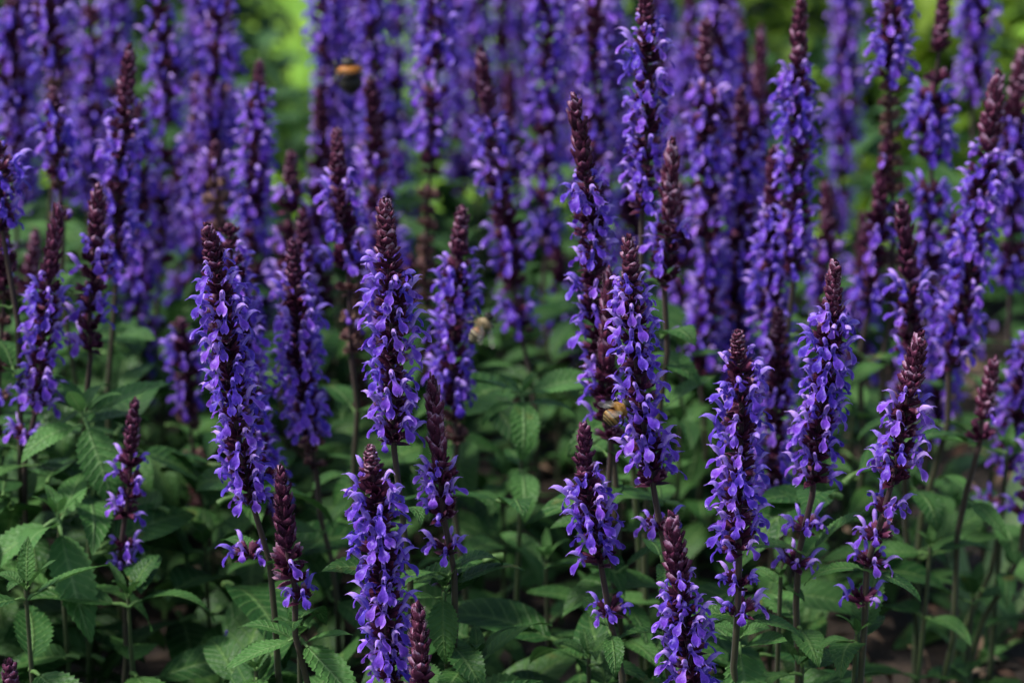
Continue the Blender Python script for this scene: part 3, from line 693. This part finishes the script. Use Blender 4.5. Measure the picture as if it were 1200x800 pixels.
# ------------------------------------------------------------------ pale strap leaves at the lower right
def strap(px, py, Y, blades, label):
    rng = random.Random(px); foot = at(px, py, Y); foot.z = 0.03
    root = thing('strap_leaf_plant', label, 'plant', foot)
    for (az, L, lean, wd) in blades:
        b = MB(); rows = []; uvs = []
        for i in range(13):
            f = i/12; r = L*(f*math.cos(lean) + 0.25*f*f*math.cos(lean)); z = L*(f*math.sin(lean) - 0.35*f*f*f)
            w_ = wd*(0.75+.6*f-1.25*f**3)*0.5
            rows.append([Vector((r, s*w_, z + abs(s)*w_*.35)) for s in (-1, -.5, 0, .5, 1)]); uvs.append([(f*.1, s) for s in (-1, -.5, 0, .5, 1)])
        b.grid(rows, lambda i, j: .1, uvs=uvs)
        link('leaf', b.mesh('leaf', M_STRAP), root, Matrix.Rotation(az, 4, 'Z'))
strap(1146, 735, 1.0, [(.9, .16, 1.2, .017), (1.9, .10, 1.15, .010), (-.5, .11, .8, .012), (.2, .13, .95, .013)], 'pale broad strap-shaped blades behind the stems at the lower right edge')

# ------------------------------------------------------------------ beyond the bed: grass, low shrubs
b = MB()
for i in range(5200):
    y = 1.72 + 2.6*rng.random()**1.3; x = rng.uniform(-1, 1)*(0.35+.33*y); h = rng.uniform(.02, .05); a = rng.uniform(0, 6.28); q = rng.uniform(0, .03)
    s = Vector((math.cos(a), math.sin(a), 0))*.002; t = Vector((math.sin(a), -math.cos(a), 0))*q
    p = Vector((x, y, .0))
    b.grid([[p-s, p+s], [p+t*.4-s*.8+Vector((0, 0, h*.6)), p+t*.4+s*.8+Vector((0, 0, h*.6))], [p+t-s*.1+Vector((0, 0, h)), p+t+s*.1+Vector((0, 0, h))]], lambda i_, j_: .2, uvs=[[(0, .5), (0, .9)]]*3)
o = link('grass', b.mesh('grass', M_FAR), kind='stuff'); o['label'] = 'bright yellow-green grass beyond the flower bed'; o['category'] = 'grass'
def shrub(px, Y, rad, h, mat, label, n=260, s=1.2):
    rng = random.Random(int(px+Y*100)); c = at(px, 0, Y); c.z = 0.0
    root = thing('low_shrub', label, 'shrub', c, 'low shrubs beyond the bed')
    b = MB()
    for i in range(n):
        a = rng.uniform(0, 6.28); e = math.asin(rng.random()); k = rng.uniform(.55, 1.05)*(1+.2*math.sin(3*a+px))
        p = Vector((math.cos(a)*math.cos(e)*rad*k, math.sin(a)*math.cos(e)*rad*k, .02+math.sin(e)*h*k))
        b.add(rng.choice(lite), Matrix.Translation(p) @ Matrix.Rotation(a+rng.uniform(-.7, .7), 4, 'Z') @ Matrix.Rotation(-rng.uniform(-.6, .8), 4, 'Y') @ Matrix.Scale(s*rng.uniform(.7, 1.4), 4), rng.uniform(-.3, .25))
    link('crown', b.mesh('crown', mat), root)
    b = MB()
    for i in range(6):
        a = i*1.05; b.tube([(0, 0, -.01), (math.cos(a)*rad*.3, math.sin(a)*rad*.3, h*.45), (math.cos(a)*rad*.6, math.sin(a)*rad*.6, h*.75)], [.004, .003, .0015], 5, .5)
    link('branches', b.mesh('branches', M_STEM), root)
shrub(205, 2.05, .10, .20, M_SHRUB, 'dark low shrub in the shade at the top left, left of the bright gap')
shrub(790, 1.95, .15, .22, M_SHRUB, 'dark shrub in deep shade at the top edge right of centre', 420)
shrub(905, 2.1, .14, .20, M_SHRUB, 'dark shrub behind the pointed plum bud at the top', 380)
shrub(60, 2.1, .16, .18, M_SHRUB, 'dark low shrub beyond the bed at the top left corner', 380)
shrub(1015, 1.95, .16, .17, M_FAR, 'fresh yellow-green low plant beyond the bed at the upper right', 320, 1.5)
shrub(1185, 1.9, .18, .19, M_FAR, 'yellow-green low plant beyond the bed at the top right corner', 320, 1.5)

# ------------------------------------------------------------------ bees
def bee_mat(name, bands, rough=0.6):
    m, n, l = newmat(name)
    a = n.new('ShaderNodeAttribute'); a.attribute_name = 'tint'
    r = ramp(n, bands, 'LINEAR'); l.new(a.outputs['Fac'], r.inputs[0])
    p = n.new('ShaderNodeBsdfPrincipled'); l.new(r.outputs[0], p.inputs['Base Color']); p.inputs['Roughness'].default_value = rough
    out = n.new('ShaderNodeOutputMaterial'); l.new(p.outputs[0], out.inputs[0]); return m
def wing_mat():
    m, n, l = newmat('bee_wing')
    p = n.new('ShaderNodeBsdfPrincipled'); p.inputs['Base Color'].default_value = (.75, .68, .6, 1); p.inputs['Roughness'].default_value = .2
    t = n.new('ShaderNodeBsdfTransparent'); x = n.new('ShaderNodeMixShader'); x.inputs[0].default_value = .15
    out = n.new('ShaderNodeOutputMaterial'); l.new(t.outputs[0], x.inputs[1]); l.new(p.outputs[0], x.inputs[2]); l.new(x.outputs[0], out.inputs[0]); return m
M_WING = wing_mat()
DK, AM, TAN, CR = (.012, .009, .006), (.20, .085, .014), (.30, .15, .025), (.30, .20, .075)
M_HONEY = bee_mat('honey_bee_body', [(0, DK), (.14, DK), (.2, TAN), (.40, TAN), (.46, AM), (.56, AM), (.59, DK), (.63, CR), (.70, AM), (.73, DK), (.77, CR), (.82, DK), (.86, CR), (.9, DK), (1, DK)])
M_PALE = bee_mat('pale_bee_body', [(0, DK), (.14, DK), (.2, (.25, .19, .10)), (.40, (.25, .19, .10)), (.46, (.16, .08, .03)), (.56, (.2, .10, .04)), (.59, DK), (.63, (.36, .31, .20)), (.68, DK), (.73, DK), (.77, (.36, .31, .20)), (.82, DK), (.86, (.55, .5, .36)), (.9, DK), (1, DK)])
M_BUMBLE = bee_mat('bumblebee_body', [(0, DK), (.14, DK), (.19, (.30, .10, .005)), (.245, (.34, .12, .005)), (.285, DK), (.90, DK), (.95, (.25, .2, .15)), (1, (.3, .25, .2))])
M_BLACK = bee_mat('bee_leg', [(0, DK), (1, (.03, .02, .012))], .35)
def bee(name, label, P, fwd, up, L, mat, fat=1.0, curl=0.5, wing_dir=(-.5, .55), nfur=1500, disc=True, spread=.42, bias=0.0, wsc=1.0):
    """fwd = the way the head points, up = the way its back faces"""
    rng = random.Random(len(label)); x = Vector(fwd).normalized(); z = (Vector(up)-x*Vector(up).dot(x)).normalized(); y = z.cross(x)
    Mx = Matrix((x, y, z)).transposed().to_4x4(); Mx.translation = P
    root = thing(name, label, 'bee', P); root.matrix_world = Mx
    prof = [(0, .02), (.03, .085), (.08, .125), (.13, .12), (.165, .06), (.19, .10), (.24, .175), (.31, .205), (.38, .17), (.42, .08), (.45, .07), (.49, .14), (.56, .19), (.64, .205), (.73, .19), (.82, .15), (.9, .10), (.96, .05), (1, .008)]
    b = MB(); rows = []; line = []
    for (s, r) in prof:
        c = Vector((.31-s, 0, 0)); 
        if s < .16: c.z -= .06*(1-s/.16)
        if s > .45: g = (s-.45)/.55; c = Vector((.31-.45-.55*math.sin(g*curl)/max(curl, 1e-3), 0, -.55*(1-math.cos(g*curl))/max(curl, 1e-3)))
        line.append(c)
    for (s, r), c in zip(prof, line):
        rows.append([(c + Vector((0, math.cos(q)*r*fat, math.sin(q)*r*.92*fat)))*L for q in [2*math.pi*j/16 for j in range(16)]])
    b.grid(rows, [s for s, r in prof], True); body = link('body', b.mesh('body', mat), root)
    # short fur on thorax and abdomen
    f = MB()
    for i in range(nfur):
        k = rng.choice(range(5, len(prof)-1)) if rng.random() < .5 else rng.choice((6, 7, 8))
        a = rng.uniform(-.6, 3.74); s, r = prof[k]; c = line[k]+(line[k+1]-line[k])*rng.random()
        nn = Vector((0, math.cos(a), math.sin(a))); p = c + nn*r*fat*.93; t = Vector((rng.uniform(-.9, .1), rng.uniform(-.4, .4), rng.uniform(-.4, .4)))+nn; ln = (.075 if k < 9 else .045)*rng.uniform(.6, 1.2)*(1.3 if fat > 1.1 else 1)
        if disc and k in (7, 8) and math.sin(a) > .8: continue
        w_ = Vector((0, -math.sin(a), math.cos(a)))*.0045
        q = p + t*ln
        f.grid([[(p-w_)*L, (p+w_)*L], [(q-w_*.2)*L, (q+w_*.2)*L]], [s, s])
    link('fur', f.mesh('fur', mat), body)
    for sg in (-1, 1):
        e = MB(); e.grid([[Vector((.31-.075+.05*math.cos(v), sg*(.095*fat+.035*math.sin(v)*math.cos(u)), -.02+.075*math.sin(v)*math.sin(u)))*L for u in [2*math.pi*j/8 for j in range(8)]] for v in [math.pi*i/6 for i in range(7)]], [0]*7, True)
        link('eye', e.mesh('eye', M_BLACK), body)
        e = MB(); e.tube([Vector(p)*L for p in ((.27, sg*.04, 0), (.34, sg*.08, .05), (.42, sg*.12, -.02))], [.012*L, .011*L, .01*L], 5); link('antenna', e.mesh('antenna', M_BLACK), root)
        for (x0, x1, d) in ((.08, .20, .5), (0, -.02, .55), (-.06, -.28, .5)):
            e = MB(); e.tube([Vector(p)*L for p in ((x0, sg*.12*fat, -.12), ((x0+x1)/2, sg*.30, -.12), (x1, sg*.34, -.32), (x1*1.15, sg*.30, -.45))], [.022*L, .028*L, .022*L, .01*L], 5); link('leg', e.mesh('leg', M_BLACK), root)
        for (wl, ww, back, lift) in ((.72, .23, wing_dir[0], wing_dir[1]), (.5, .18, wing_dir[0]-.25, wing_dir[1]-.2)):
            wl *= wsc; ww *= wsc; d = Vector((back, sg*spread + bias, lift)).normalized(); sdv = d.cross(Vector((0, 0, 1))).normalized()
            e = MB(); rr = []
            for i in range(9):
                g = i/8; w_ = ww*.5*(math.sin(math.pi*(g*.86+.06))**.6)*(.5+.7*g) if i < 8 else .01
                c = Vector((.03, sg*.12*fat, .14)) + d*wl*g
                rr.append([(c + sdv*w_*q + Vector((0, 0, .012*math.sin(q*9+g*11))))*L for q in (-1, -.5, 0, .5, 1)])
            e.grid(rr, [0]*9); link('wing', e.mesh('wing', M_WING), root)
    return root
bee('honey_bee', 'golden honey bee with fuzzy thorax clinging to the left side of the long leaning spike', at(727, 479, .780), (.72, .28, .62), (-.12, -.95, .35), .0132, M_HONEY, 1.18, 1.3, (-.7, .5), spread=.08, bias=.5, wsc=.85)
bee('honey_bee', 'greyish striped honey bee head up on the right side of the soft middle spike', at(568, 379, .905), (.5, .05, .8), (.3, -.85, .1), .0155, M_PALE, 1.0, .4, (-.7, .35), spread=.12, bias=-.35, wsc=.8)
bee('bumblebee', 'black bumblebee with an orange collar on a blurred spike at the upper left', at(409, 82, 1.05), (-.1, -.02, 1), (.1, -1, .1), .018, M_BUMBLE, 1.45, .5, (-.55, -.05), 1500, False, .8, 0.0, .75)
